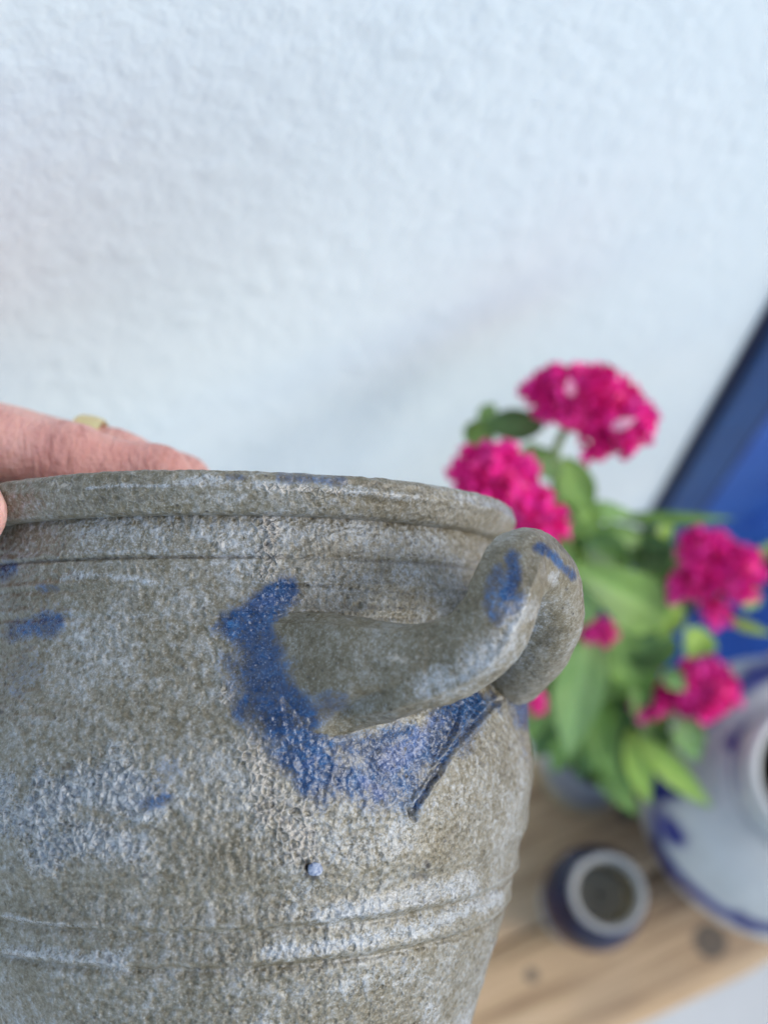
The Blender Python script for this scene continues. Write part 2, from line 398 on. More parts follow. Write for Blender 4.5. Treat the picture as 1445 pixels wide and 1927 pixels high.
FROST = [([(60, 1540), (120, 1500), (200, 1470), (250, 1500)], 55, 1.0), ([(90, 1600), (170, 1570), (240, 1590)], 42, .9), ([(20, 1480), (10, 1560)], 25, .8),
         ([(165, 920), (230, 915), (320, 916)], 5, 1.0), ([(330, 912), (410, 902), (450, 910)], 9, .8), ([(470, 912), (560, 908), (640, 918), (760, 935), (850, 945)], 9, .7), ([(860, 935), (930, 950), (965, 970)], 14, .7),
         ([(20, 1722), (100, 1738), (200, 1744)], 6, .9), ([(30, 1790), (110, 1795), (230, 1810)], 14, .95), ([(540, 1715), (620, 1720), (700, 1705), (780, 1685), (880, 1660)], 20, .9), ([(500, 1790), (600, 1785), (700, 1765), (800, 1745), (930, 1690)], 14, .9),
         ([(580, 1560), (640, 1600), (720, 1590), (760, 1560)], 42, .7), ([(500, 1560), (560, 1640)], 40, .45), ([(560, 1690), (600, 1660)], 30, .6), ([(680, 1880), (760, 1860)], 55, .55), ([(120, 1040), (300, 1036), (500, 1045)], 7, .6),
         ([(130, 1000), (260, 1000), (330, 1010)], 28, .55), ([(120, 1090), (180, 1080), (280, 1095)], 10, .9), ([(200, 995), (420, 1000), (600, 1000), (800, 1012)], 34, .62), ([(450, 1080), (600, 1095), (760, 1085)], 34, .55), ([(920, 1420), (960, 1520), (930, 1620)], 50, .35), ([(660, 1540), (860, 1500)], 34, .5)]
OCHRE = [([(660, 1660), (720, 1620), (800, 1590), (850, 1620)], 34, .8), ([(730, 1680), (800, 1660)], 25, .8), ([(560, 1700), (660, 1690)], 10, .7), ([(790, 1655), (795, 1650)], 15, 1.0), ([(130, 1840), (132, 1842)], 5, 1.0), ([(300, 950), (600, 945)], 14, .35), ([(640, 1820), (900, 1760)], 16, .5),
         ([(880, 1560), (940, 1580)], 30, .4), ([(100, 1690), (420, 1700)], 30, .55), ([(280, 1620), (420, 1560)], 50, .35)]
DARK = [([(577, 1622), (579, 1644), (592, 1650)], 8, .9), ([(798, 1622), (803, 1630)], 5, 1.0), ([(782, 1648), (800, 1650)], 8, .5), ([(430, 1900), (440, 1898)], 8, .7), ([(45, 1050), (46, 1058)], 3, .6), ([(425, 1050), (430, 1052)], 4, .5), ([(345, 1255), (352, 1260)], 4, .7),
        ([(210, 1800), (212, 1806)], 5, .6), ([(30, 1635), (32, 1637)], 5, .6), ([(120, 1445), (140, 1443)], 7, .4), ([(274, 1647), (280, 1647)], 5, .6), ([(500, 1026), (504, 1026)], 4, .7), ([(0, 1340), (3, 1340)], 6, .9), ([(92, 1706), (92, 1708)], 4, .8)]
def jar_attrs(V, part):
    P = j2w(V); px, py = project(P)
    nA = fbm(V, 130, 4, 3); nB = fbm(V, 300, 3, 9); nz = .55*nA + .45*nB
    ph = np.degrees(np.arctan2(V[:, 0], -V[:, 1])); vis = (np.abs(ph) < 85) & (np.hypot(V[:, 0], V[:, 1]) > .0695 if part != 'handle' else True)
    vis = vis.astype(float)
    a = {}
    z0 = np.zeros(len(V))
    if part == 'handle':
        cob = paint(px, py, nz, [([(965, 1050), (968, 1090), (955, 1120)], 16, 1.0), ([(935, 1075), (930, 1130), (935, 1165)], 20, .7), ([(975, 1125), (960, 1150)], 20, .7), ([(1012, 1030), (1045, 1050), (1075, 1085)], 10, .9),
                                ([(480, 1190), (520, 1290), (560, 1350)], 42, .95), ([(600, 1330), (640, 1320)], 28, .6), ([(470, 1170), (530, 1150)], 14, .8)], (1.1, 1.9, 1.4, .2))
        cre = paint(px, py, nz, [([(735, 1235), (760, 1240)], 9, .9), ([(810, 1220), (900, 1195)], 4, .5)])
        fro = paint(px, py, nz, [([(800, 1290), (880, 1265), (950, 1215), (985, 1150)], 32, .95), ([(1040, 1085), (1042, 1095)], 10, 1.0), ([(985, 1190), (985, 1240)], 20, .5)], (1.2, 2.2, 1.5, .1))*.85
        och = paint(px, py, nz, [([(940, 1230), (1000, 1150)], 10, .4)])
        drk = paint(px, py, nz, [([(1020, 1210), (1040, 1190)], 12, .35)])
        vio = z0; smo = 1-.6*fro
        pit = .12*fro
    else:
        SF = (1.15, 2.6, 1.45, .15)
        nc = .42*fbm(V, 75, 3, 77)+.33*nA+.25*nB
        cob = paint(px, py, nc, COBALT, (1.2, 2.5, 1.45, .10))*vis*(.78+.35*sstep(.32, .58, fbm(V, 110, 3, 78))); cob = np.clip(np.maximum(cob, paint(px, py, nc, [COBALT[i] for i in (0, 1, 4, 5, 6)], (1.0, 1.0, 1.4, .05))*vis), 0, 1); vio = paint(px, py, nz, VIOLET, SF)*vis; cre = paint(px, py, nz, CREAM, (1.35, 3.0, 1.4, .2))*vis
        fro = np.maximum(paint(px, py, nz, FROST, SF)*.85, paint(px, py, nz, FROST[:3], (1.1, 1.6, 1.4, .1)))*vis; och = paint(px, py, nz, OCHRE, (1.3, 2.2, 1.6, .0))*vis*.7; drk = paint(px, py, .5*nz+.25, DARK)*vis
        smo = np.full(len(V), .55 if part == 'rim' else 0.0)*(1-.7*fro) + (part == 'body')*.45*sstep(-.010, -.002, V[:, 2])
        pit = np.clip(np.maximum.reduce([.25*sstep(.45, .65, nA), paint(px, py, nz, FROST[:3], SF), paint(px, py, nz, CREAM, (1.6, 2.2, 1.4, .2))*vis, .4*fro]), 0, 1)
        pit = pit*(1-.85*cob); cre = cre*(1-.8*cob); fro = fro*(1-.6*cob)
        # the unseen back carries the same kind of wash
        bk = 1-vis; cob = cob + bk*sstep(.66, .74, fbm(V, 28, 3, 21))*.8; fro = fro + bk*sstep(.55, .7, fbm(V, 40, 3, 31))*.6
    return dict(cobalt=cob, violet=vio, cream=cre, frost=fro, pit=pit, ochre=och, dark=drk, smoothed=smo), px, py, vis

PH_ = np.radians(np.concatenate([np.arange(-58, 84, .25), np.arange(84, 302, 2.0)]))
def lathe(prof, zs=None):
    prof = np.asarray(prof); n = len(PH_)
    V = np.empty((len(prof), n, 3))
    V[..., 0] = prof[:, 0:1]*np.sin(PH_); V[..., 1] = -prof[:, 0:1]*np.cos(PH_); V[..., 2] = prof[:, 1:2]
    return V.reshape(-1, 3), grid_faces(len(prof), n, True)[:, ::-1]
def resample(pts, step):
    P = spline(pts, 40*len(pts)); L = np.concatenate([[0], np.cumsum(np.linalg.norm(np.diff(P, axis=0), axis=1))])
    m = max(3, int(L[-1]/step)); q = np.linspace(0, L[-1], m)
    return np.stack([np.interp(q, L, P[:, i]) for i in (0, 1)], 1)
def radial(V):
    r = np.hypot(V[:, 0], V[:, 1])[:, None]; return np.concatenate([V[:, :2]/np.maximum(r, 1e-6), np.zeros((len(V), 1))], 1)

# body: outer wall, base, inner wall
outer = resample([(.0700, .0150), (.0697, .0125), (.0705, .0098), (.0711, .0065), (.0714, .0027), (.0716, -.0040), (.0718, -.0100), (.0728, -.0180), (.0750, -.0260), (.0766, -.0305), (.0778, -.0370), (.0785, -.0455), (.0783, -.0510), (.0773, -.0575), (.0751, -.0672), (.0733, -.0741), (.0704, -.0847), (.0662, -.0975), (.0628, -.1085)], .00034)
lower = resample([(.0628, -.1085), (.058, -.126), (.052, -.150), (.0495, -.165), (.0505, -.170), (.049, -.172)], .002)[1:]
inner = resample([(.020, -.172), (.004, -.172)], .01)
ins = resample([(.003, -.164), (.035, -.164), (.044, -.158), (.050, -.135), (.058, -.105), (.0665, -.075), (.0722, -.050), (.0715, -.038), (.068, -.022), (.0660, -.008), (.0655, .004), (.0658, .0130)], .003)
prof = np.vstack([outer, lower, inner, ins])
V, F = lathe(prof)
nO = len(outer)*len(PH_)
at0, px, py, vis = jar_attrs(V, 'body')
mo = np.zeros(len(V)); mo[:nO] = 1
z = V[:, 2]; ph = np.degrees(np.arctan2(V[:, 0], -V[:, 1]))
wob = (fbm(V, 9, 3, 2)-.5)
zz = z + wob*.0004
d = np.zeros(len(V))
def gau(z0, s): return np.exp(-((zz-z0)/s)**2)
cut = (1-np.exp(-((px-553)/9)**2))*(.55+.45*sstep(600, 520, px))*(.4+.6*sstep(.30, .42, fbm(V, 60, 2, 41)))
d -= .00095*gau(.00315, .00028)*cut*(px < 905)          # scored line round the neck
d += .00022*gau(.0042, .0006)
d += .00035*gau(-.0022, .0007) - .0003*gau(-.0034, .0005)
d += .0003*gau(-.0080, .0008) - .0003*gau(-.0093, .0006)
d += .00075*gau(-.0705, .0010) - .0008*gau(-.0724, .0009) + .00075*gau(-.0782, .0011) - .0010*gau(-.0800, .0008)
d += .0004*gau(-.060, .003) - .0003*gau(-.0655, .002)
d += (fbm(V, 22, 3, 5)-.5)*.0022 + (fbm(V*np.array([1, 1, 2.6]), 70, 3, 6)-.5)*.0007 + (fbm(V, 380, 3, 7)-.5)*.00032
# pitted glaze: cells with raised rims
def cells(V, scale, seed):
    Q = V*scale + (np.stack([vnoise(V, 300, seed+i) for i in range(3)], 1)-.5)*.7; I = np.floor(Q).astype(np.int64); best = np.full(len(V), 9.); sec = np.full(len(V), 9.)
    for a in (-1, 0, 1):
        for b in (-1, 0, 1):
            for c in (-1, 0, 1):
                J = I + np.array([a, b, c])
                o = np.stack([hsh(J[:, 0]+s*131, J[:, 1]+seed, J[:, 2]-s*57) for s in (1, 2, 3)], 1)
                dd = np.linalg.norm(J+o-Q, axis=1); sec = np.minimum(sec, np.maximum(best, dd)); best = np.minimum(best, dd)
    return sec-best
sel = np.where((at0['pit'] > .05) & (mo > 0))[0]
cd_ = cells(V[sel], 520, 5)
d[sel] += (sstep(.42, .04, cd_)-.3)*.00080*at0['pit'][sel]
d += at0['frost']*.00018 + at0['cobalt']*.00012
pl = np.where((mo > 0) & (np.abs(ph) < 82))[0]            # orange peel of the salt glaze
d[pl] += (sstep(.40, .02, cells(V[pl], 610, 23))-.3)*.00017
# scored strokes under the handle
for pts, wd, dep in [([(935, 1318), (885, 1365), (835, 1430), (805, 1480), (772, 1530)], 4.0, .0010), ([(866, 1325), (850, 1375), (822, 1430)], 3.2, .0007), ([(905, 1325), (860, 1385), (815, 1450)], 3.0, .0006), ([(767, 1518), (769, 1534), (778, 1540)], 4, .0009)]:
    q = seg_dist(px, py, pts)/wd
    d += vis*dep*(-np.exp(-q*q) + .55*np.exp(-((q-2.0)/.8)**2))
lump = lambda x, y, r, h: vis*h*np.exp(-(((px-x)**2+(py-y)**2)/(r*r))**1.5)
d += lump(785, 1530, 9, .0006) + lump(795, 1650, 12, -.0006) + lump(345, 1257, 7, .0006) - lump(580, 1632, 6, .0008)
for _ in range(60):
    d += lump(rng.uniform(0, 960), rng.uniform(1000, 1900), rng.uniform(4, 8), rng.choice([-.0004, .0004]))
# swelling where the handle is luted on
att = np.exp(-((px-575)/125)**2-((py-1285)/105)**2)*.0052 + np.exp(-((px-700)/120)**2-((py-1345)/40)**2)*.0016 + np.exp(-((px-985)/40)**2-((py-1275)/50)**2)*.003
d += att*vis*(np.abs(ph) < 85)
V = V + radial(V)*(d*mo)[:, None]
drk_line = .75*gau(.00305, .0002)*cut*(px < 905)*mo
sc_l = np.exp(-(seg_dist(px, py, [(915, 1332), (870, 1382), (822, 1445), (780, 1518)])/9)**2)*vis
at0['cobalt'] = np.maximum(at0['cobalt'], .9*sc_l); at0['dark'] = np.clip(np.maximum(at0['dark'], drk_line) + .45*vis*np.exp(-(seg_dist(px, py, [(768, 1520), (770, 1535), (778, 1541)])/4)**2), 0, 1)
# close base/bottom
body = jar_part('body', V, F, at0)
# rim
def resample_lin(P, step):
    P = np.asarray(P, float); L = np.concatenate([[0], np.cumsum(np.linalg.norm(np.diff(P, axis=0), axis=1))])
    q = np.linspace(0, L[-1], int(L[-1]/step)); R0 = np.stack([np.interp(q, L, P[:, i]) for i in (0, 1)], 1)
    k = np.array([1, 2, 3, 2, 1])/9.; out = R0.copy()
    for i in (0, 1): out[2:-2, i] = np.convolve(R0[:, i], k, 'valid')
    return out
prof = resample_lin([(.0652, .0020), (.0662, .0120), (.0672, .0175), (.0690, .0203), (.0712, .0213), (.0744, .0211), (.0755, .0202), (.0757, .0188), (.0762, .0178), (.0762, .0171), (.0753, .0158), (.0744, .0140), (.0732, .0125), (.0720, .0121), (.0700, .0120)], .00025)
V, F = lathe(prof)
at1, px, py, vis = jar_attrs(V, 'rim')
mo = sstep(.069, .072, np.hypot(V[:, 0], V[:, 1]))
d = (fbm(V, 20, 3, 15)-.5)*.0016 + (fbm(V*np.array([1, 1, 2]), 90, 3, 16)-.5)*.0007 + (fbm(V, 450, 2, 17)-.5)*.0005 + at1['frost']*.0002
V = V + radial(V)*(d*mo)[:, None]; V[:, 2] += ((fbm(V, 16, 3, 18)-.5)*.0012 + (fbm(V, 500, 2, 19)-.5)*.0004)*sstep(.013, .019, V[:, 2])
jar_part('rim', V, F[:, ::-1], at1)
# handle
HP = [(470, 1285, .2420, .0135, .0050), (540, 1280, .2345, .0140, .0068), (620, 1272, .2300, .0128, .0082), (700, 1266, .2265, .0108, .0080), (775, 1257, .2225, .0090, .0072), (842, 1242, .2195, .0080, .0068), (896, 1211, .2178, .0074, .0068), (933, 1162, .2180, .0071, .0070), (953, 1110, .2208, .0069, .0070), (970, 1070, .2270, .0066, .0072), (994, 1062, .2350, .0070, .0074),
      (1012, 1082, .2420, .0080, .0082), (1021, 1118, .2480, .0090, .0090), (1020, 1154, .2530, .0094, .0094), (1008, 1190, .2590, .0096, .0096), (988, 1224, .2670, .0098, .0098), (956, 1250, .2780, .0102, .0102)]
C = np.array([w2j(at(a, b, c)) for a, b, c, _, _ in HP]); rr = np.array([(p[3], p[4]) for p in HP])
nL, nA_ = 260, 96
Cs = spline(C, nL); rs = np.stack([np.interp(np.linspace(0, 1, nL), np.linspace(0, 1, len(HP)), rr[:, i]) for i in (0, 1)], 1)
T = np.gradient(Cs, axis=0); T /= np.linalg.norm(T, axis=1)[:, None]
cen = np.array([w2j(at(860, 1190, .262))]).repeat(nL, 0)
Ou = radial(Cs)*.5
B0 = None; VV = []
ang = np.linspace(0, 2*np.pi, nA_, endpoint=False)
Bn = np.array([0, 0, 1.0]) - T[0, 2]*T[0]
for i in range(nL):
    Bn = Bn - Bn.dot(T[i])*T[i]; Bn /= np.linalg.norm(Bn); Nn = np.cross(Bn, T[i])
    ca, sa = np.cos(ang), np.sin(ang)
    fr_ = float(sstep(.66, .50, np.array([i/nL]))[0]); e = 1.0-.18*fr_
    k = 1 + .02*np.cos(3*(ang-.5)) + fr_*sum(.085*np.exp(-((np.mod(ang-a0+np.pi, 2*np.pi)-np.pi)/.14)**2) for a0 in (.75, 2.0, 2.5, 3.9, 5.5))
    VV.append(Cs[i] + (k*rs[i, 0]*np.sign(ca)*np.abs(ca)**e)[:, None]*Bn + (k*rs[i, 1]*np.sign(sa)*np.abs(sa)**e)[:, None]*Nn)
V = np.concatenate(VV); F = grid_faces(nL, nA_, True)
Cr = np.repeat(Cs, nA_, 0); nd = V-Cr; nd /= np.linalg.norm(nd, axis=1)[:, None]
V = V + nd*((fbm(V, 50, 3, 51)-.5)*.0020 + (fbm(V, 180, 3, 52)-.5)*.0008 + (fbm(V, 480, 2, 53)-.5)*.0004)[:, None]
px, py = project(j2w(V))                      # luted end dies away into the wall of the jar
oz = outer[::-1]; Rb = np.interp(V[:, 2], oz[:, 1], oz[:, 0]) + np.exp(-((px-575)/125)**2-((py-1285)/105)**2)*.0052
r0 = np.hypot(V[:, 0], V[:, 1]); kk = sstep(440, 660, px)
bot = sstep(1345, 1290, py - .12*(700-px)); kk = kk*(.35+.65*np.maximum(bot, sstep(640, 760, px)))
h0 = r0-Rb; r1 = np.where((h0 > 0) & (px < 800), Rb + h0*kk + .0003*kk - .0004*(1-kk), r0)
V[:, :2] *= (r1/np.maximum(r0, 1e-6))[:, None]
at2, px, py, vis = jar_attrs(V, 'handle')
jar_part('handle', V, F, at2)

# bright bead of glaze stuck to the wall
def jar_hit(px_, py_, r_):
    dl = (at(px_, py_, 1.0)-CAM)@JM; cl = w2j(CAM); A2 = dl[0]**2+dl[1]**2; B2 = cl[0]*dl[0]+cl[1]*dl[1]; C2 = cl[0]**2+cl[1]**2-r_*r_
    return cl+dl*((-B2-math.sqrt(B2*B2-A2*C2))/A2)
hp = jar_hit(593, 1634, .0770); nr = radial(hp[None])[0]; tx = np.cross([0, 0, 1.], nr); bmd = bmesh.new(); bmesh.ops.create_icosphere(bmd, subdivisions=3, radius=1)
for v in bmd.verts:
    q = np.array(v.co); q = np.sign(q)*np.abs(q)**.75*(1+.25*(vnoise(q[None], 2.2, 5)[0]-.5))
    v.co = hp + tx*q[0]*.00150 + np.array([0, 0, 1.])*q[1]*.00145 + nr*q[2]*.0009
M_BEAD = mat_simple('blue_grey_glaze_bead', (.08, .12, .25), (.50, .54, .62), 1500, .15, .0006)
bd = mesh_bm('glaze_bead', bmd, M_BEAD, jar, True); bd.location = (0, 0, ZB); bd['label'] = 'bright blue grey bead of glaze'

# ------------------------------------------------------------------ the hand
def surface_nets(lo, hi, h, sdf):
    n = [int(math.ceil((hi[i]-lo[i])/h)) for i in range(3)]
    ax = [lo[i]+h*np.arange(n[i]) for i in range(3)]
    G = np.stack(np.meshgrid(*ax, indexing='ij'), -1).reshape(-1, 3)
    Dv = sdf(G).reshape(n)
    I = Dv < 0
    c = [Dv[a:n[0]-1+a, b:n[1]-1+b, e:n[2]-1+e] for a in (0, 1) for b in (0, 1) for e in (0, 1)]
    s = sum((x < 0).astype(int) for x in c); act = (s > 0) & (s < 8)
    idx = -np.ones(act.shape, int); idx[act] = np.arange(act.sum())
    cc = np.argwhere(act); acc = np.zeros((len(cc), 3)); cnt = np.zeros(len(cc))
    offs = [(a, b, e) for a in (0, 1) for b in (0, 1) for e in (0, 1)]
    for i in range(8):
        for j in range(i+1, 8):
            if sum(abs(offs[i][k]-offs[j][k]) for k in range(3)) != 1: continue
            va = c[i][act]; vb = c[j][act]; m = (va < 0) != (vb < 0)
            t = np.where(m, va/np.where(m, va-vb, 1), 0)[:, None]
            p = np.array(offs[i])*(1-t)+np.array(offs[j])*t
            acc += np.where(m[:, None], p, 0); cnt += m
    V = np.array(lo)+h*(cc+acc/cnt[:, None])
    Fs = []
    for axd in range(3):
        u, v = (axd+1) % 3, (axd+2) % 3
        sl0 = [slice(None)]*3; sl1 = [slice(None)]*3; sl0[axd] = slice(0, -1); sl1[axd] = slice(1, None)
        ch = I[tuple(sl0)] != I[tuple(sl1)]
        e = np.argwhere(ch); e = e[(e[:, u] > 0) & (e[:, v] > 0) & (e[:, u] < n[u]-1) & (e[:, v] < n[v]-1)]
        ins_ = I[tuple(e.T)]
        du = np.zeros(3, int); du[u] = 1; dv = np.zeros(3, int); dv[v] = 1
        q = np.stack([idx[tuple((e-du-dv).T)], idx[tuple((e-dv).T)], idx[tuple(e.T)], idx[tuple((e-du).T)]], 1)
        q[~ins_] = q[~ins_][:, ::-1]
        Fs.append(q)
    return V, np.concatenate(Fs)
def P3(a): return at(*a)
idx_j = [P3((-205, 792, .288)), P3((128, 869, .288)), P3((292, 902, .290)), P3((368, 985, .293))]
mid_j = [P3((-190, 786, .309)), P3((215, 874, .312)), P3((338, 915, .314)), P3((400, 1010, .316))]
rin_j = [P3((-180, 792, .329)), P3((190, 905, .334)), P3((300, 960, .336)), P3((350, 1040, .336))]
lit_j = [P3((-170, 812, .347)), P3((120, 930, .352)), P3((210, 980, .352)), P3((260, 1050, .350))]
thu_j = [P3((-560, 860, .285)), P3((-350, 930, .258)), P3((-190, 952, .2455)), P3((-62, 966, .2420))]
wrist = P3((-900, 690, .318)); elbow = P3((-2300, 520, .36))
bones = []
for J, r in ((idx_j, (.0108, .0096, .0084, .0072)), (mid_j, (.0108, .0092, .0084, .0074)), (rin_j, (.0104, .0090, .0078, .0068)), (lit_j, (.0096, .0080, .0068, .0060)), (thu_j, (.0150, .0118, .0100, .0084))):
    for i in range(3): bones.append((J[i], J[i+1], r[i], r[i+1]))
for J, r in ((idx_j, .0125), (mid_j, .013), (rin_j, .0125), (lit_j, .0115)): bones.append((wrist*.92+J[0]*.08, J[0], .018, r))
bones += [(wrist, thu_j[0], .019, .016), (thu_j[0], idx_j[0], .014, .010), (elbow, wrist, .036, .024)]
def capsule(G, a, b, ra, rb):
    ab = b-a; L = ab@ab; t = np.clip(((G-a)@ab)/L, 0, 1)
    return np.linalg.norm(G-a-t[:, None]*ab, axis=1) - (ra+(rb-ra)*t)
groups = [[0, 1, 2], [3, 4, 5], [6, 7, 8], [9, 10, 11], [12, 13, 14], [15, 16, 17, 18, 19, 20, 21]]
def smin(a, b, k):
    h = np.clip(.5+.5*(b-a)/k, 0, 1); return b*(1-h)+a*h-k*h*(1-h)
def hand_sdf(G):
    ds = []
    for gi in groups:
        d = None
        for i in gi:
            c = capsule(G, *bones[i]); d = c if d is None else smin(d, c, .004 if len(gi) == 3 else .010)
        ds.append(d)
    palm = ds[5]; d = palm
    for f in ds[:5]: d = smin(d, f, .0055)
    return d + (fbm(G, 130, 2, 61)-.5)*.0009
allp = np.array([b[0] for b in bones]+[b[1] for b in bones])
lo = allp.min(0)-.03; hi = allp.max(0)+.03
lo[0] = max(lo[0], wrist[0]-.075)
Vh, Fh = surface_nets(lo, hi, .0016, hand_sdf)
def mat_skin():
    b = NB('skin'); n = b.noise(60, 4, .6); n2 = b.noise(700, 3, .6)
    c = b.ramp(n, [(.3, (.68, .31, .26)), (.5, (.76, .41, .35)), (.72, (.82, .51, .44))])
    c = b.mix(b.math('MULTIPLY', b.attr('joint'), .35), c, (.58, .20, .17)); c = b.mix(b.math('MULTIPLY', b.attr('crease'), .5), c, (.36, .11, .09))
    cr_ = b.noise(150, 4, .65, b.mapped((2.2, .6, .6)), 1.2)
    b.bump(b.math('ADD', b.math('ADD', b.noise(260, 3, .6), b.math('MULTIPLY', n2, .4)), b.math('MULTIPLY', cr_, 1.3)), .0013, .8)
    return b.set(Base_Color=c, Roughness=.5, Subsurface_Weight=.35, Subsurface_Radius=(.008, .003, .0015), Subsurface_Scale=.6)
M_SKIN = mat_skin()
person = empty('person', Vector(wrist), 'bare hand reaching in from the left edge and gripping the jar rim', 'hand')
jn = np.zeros(len(Vh)); cs = np.zeros(len(Vh)); off_ = np.zeros(len(Vh))
for J in (idx_j, mid_j, rin_j, lit_j, thu_j):
    for i in (1, 2):
        jn = np.maximum(jn, np.exp(-(np.linalg.norm(Vh-J[i], axis=1)/.0125)**4))
        axj = J[i+1]-J[i-1]; axj = axj/np.linalg.norm(axj); t_ = (Vh-J[i])@axj; nr_ = np.linalg.norm(Vh-J[i], axis=1) < .016
        t_ = t_ + (vnoise(Vh, 260, 3)-.5)*.0022
        for o_ in (-.0030, -.0004, .0026): cs = np.maximum(cs, nr_*np.exp(-((t_-o_)/.00055)**2))
    t_ = (Vh-J[0])@((J[1]-J[0])/np.linalg.norm(J[1]-J[0])) + (vnoise(Vh, 220, 4)-.5)*.003
    for o_ in (.014, .019, .026): cs = np.maximum(cs, .5*(np.linalg.norm(Vh-J[0], axis=1) < .04)*np.exp(-((t_-o_)/.0005)**2))
cent = np.array([0.0, 0, 0])
ho = mesh_np('hand', Vh-wrist, Fh, M_SKIN, person, dict(joint=jn, crease=cs))
def nail(tip, prev, up, r, L=.011):
    ax = (tip-prev)/np.linalg.norm(tip-prev); up = up-up.dot(ax)*ax; up /= np.linalg.norm(up); sd = np.cross(ax, up)
    V = []; nu, nv = 9, 9
    for i in range(nu):
        for j in range(nv):
            u = i/(nu-1); v = (j/(nv-1)-.5)*2
            wd = .8*math.sqrt(max(0, 1-max(0, (abs(u-.5)*2))**4))+.02
            a = v*wd
            V.append(tip + ax*((u-.55)*L) + up*(math.cos(a)*(r+.0006)) + sd*(math.sin(a)*(r+.0006)))
    return np.array(V), grid_faces(nu, nv)
M_NAIL = mat_simple('fingernail', (.70, .40, .36), (.76, .47, .43), 90, .3)
for J, r, up in ((thu_j, .0084, at(-100, 900, .15)-thu_j[3]), (idx_j, .0072, at(700, 800, .29)-idx_j[3])):
    V, F = nail(J[3], J[2], up, r); mesh_np('fingernail', V-wrist, F, M_NAIL, person)
# gold ring on the second finger
ax = (mid_j[1]-mid_j[0]); ax /= np.linalg.norm(ax); rc = mid_j[0]+(mid_j[1]-mid_j[0])*.86
u_ = np.cross(ax, [0, 0, 1.]); u_ /= np.linalg.norm(u_); v_ = np.cross(ax, u_)
V = []; na, nb = 48, 12
for i in range(na):
    a = 2*np.pi*i/na; dr = np.cos(a)*u_+np.sin(a)*v_
    for j in range(nb):
        b2 = 2*np.pi*j/nb; V.append(dr*(.0112+.0009*np.cos(b2)) + ax*.0038*np.sin(b2))
V = np.array(V); ia = np.arange(na)[:, None]; jb = np.arange(nb)[None]
F = np.stack([ia*nb+jb, ((ia+1) % na)*nb+jb, ((ia+1) % na)*nb+(jb+1) % nb, ia*nb+(jb+1) % nb], -1).reshape(-1, 4)
M_GOLD = mat_simple('gold', (.88, .70, .34), (.95, .80, .45), 200, .35, Metallic=1.0)
rg = mesh_np('finger_ring', V, F, M_GOLD); rg.location = rc
tag(rg, 'plain yellow gold ring on a finger above the jar rim', 'ring')

# ------------------------------------------------------------------ vessels on the bench
def lathe_w(prof, n=72):
    prof = np.asarray(prof); a = np.linspace(0, 2*np.pi, n, endpoint=False)
    V = np.empty((len(prof), n, 3)); V[..., 0] = prof[:, :1]*np.cos(a); V[..., 1] = prof[:, :1]*np.sin(a); V[..., 2] = prof[:, 1:2]
    return V.reshape(-1, 3), grid_faces(len(prof), n, True)
def vessel_part(name, pts, step, mat, root, base, strokes=(), inside=None, full=0.0, seed=0, n=96):
    V, F = lathe_w(resample(pts, step), n)
    nz = .5*fbm(V, 60, 3, seed)+.5*fbm(V, 200, 2, seed+3)
    V = V + radial(V)*((fbm(V, 25, 2, seed+7)-.5)*.0012)[:, None]
    px, py = project(V+base)
    cob = np.full(len(V), full)
    if strokes: cob = np.maximum(cob, paint(px, py, nz, strokes))
    ins_ = np.zeros(len(V))
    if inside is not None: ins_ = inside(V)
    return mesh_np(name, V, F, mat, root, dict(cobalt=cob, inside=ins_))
M_JUG = mat_glaze('grey_glaze_with_cobalt', (.64, .625, .585), (.006, .012, .17), .28)
jb = at_z(1470, 1495, HB+.09); jb[2] = HB
jug = empty('stoneware_jug', jb, 'big pale grey stoneware pot with cobalt bands at the right edge', 'pot')
JS = [([(1232, 1585), (1262, 1635), (1300, 1675), (1350, 1712), (1400, 1738), (1460, 1750)], 11, 1.0), ([(1255, 1548), (1278, 1580)], 20, 1.0), ([(1222, 1470), (1240, 1500), (1262, 1490)], 22, 1.0), ([(1228, 1520), (1240, 1590)], 14, .9), ([(1385, 1722), (1412, 1738)], 14, 1.0),
      ([(1392, 1405), (1384, 1445), (1392, 1490), (1415, 1535), (1450, 1568)], 14, .9), ([(1375, 1400), (1400, 1370)], 14, .9), ([(1480, 1250), (1420, 1270), (1360, 1320), (1330, 1350)], 22, .9)]
vessel_part('body', [(.004, .002), (.056, .002), (.060, .004), (.068, .020), (.080, .050), (.0868, .085), (.084, .105), (.073, .125), (.058, .138), (.046, .1435)], .0022, M_JUG, jug, jb, JS, seed=70)
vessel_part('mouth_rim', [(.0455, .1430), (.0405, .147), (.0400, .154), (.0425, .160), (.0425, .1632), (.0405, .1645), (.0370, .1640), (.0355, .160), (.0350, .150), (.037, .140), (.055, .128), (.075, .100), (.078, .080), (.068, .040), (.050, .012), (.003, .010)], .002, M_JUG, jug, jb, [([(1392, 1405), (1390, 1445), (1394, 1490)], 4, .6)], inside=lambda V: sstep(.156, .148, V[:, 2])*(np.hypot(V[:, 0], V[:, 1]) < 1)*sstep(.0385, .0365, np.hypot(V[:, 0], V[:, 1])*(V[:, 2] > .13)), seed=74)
M_VASE = mat_glaze('navy_cobalt_glaze', (.46, .44, .41), (.002, .005, .036), .10)
vb = at_z(1117, 1689, HB+.055); vb[2] = HB
vase = empty('cobalt_vase', vb, 'small dark cobalt blue vase with pale open mouth on the bench', 'vase')
vessel_part('body', [(.0225, .0085), (.027, .018), (.0310, .038), (.0322, .055), (.0308, .068), (.0262, .080), (.0222, .086), (.0212, .090), (.0222, .0975), (.0226, .1005)], .0015, M_VASE, vase, vb, full=1.0, seed=80)
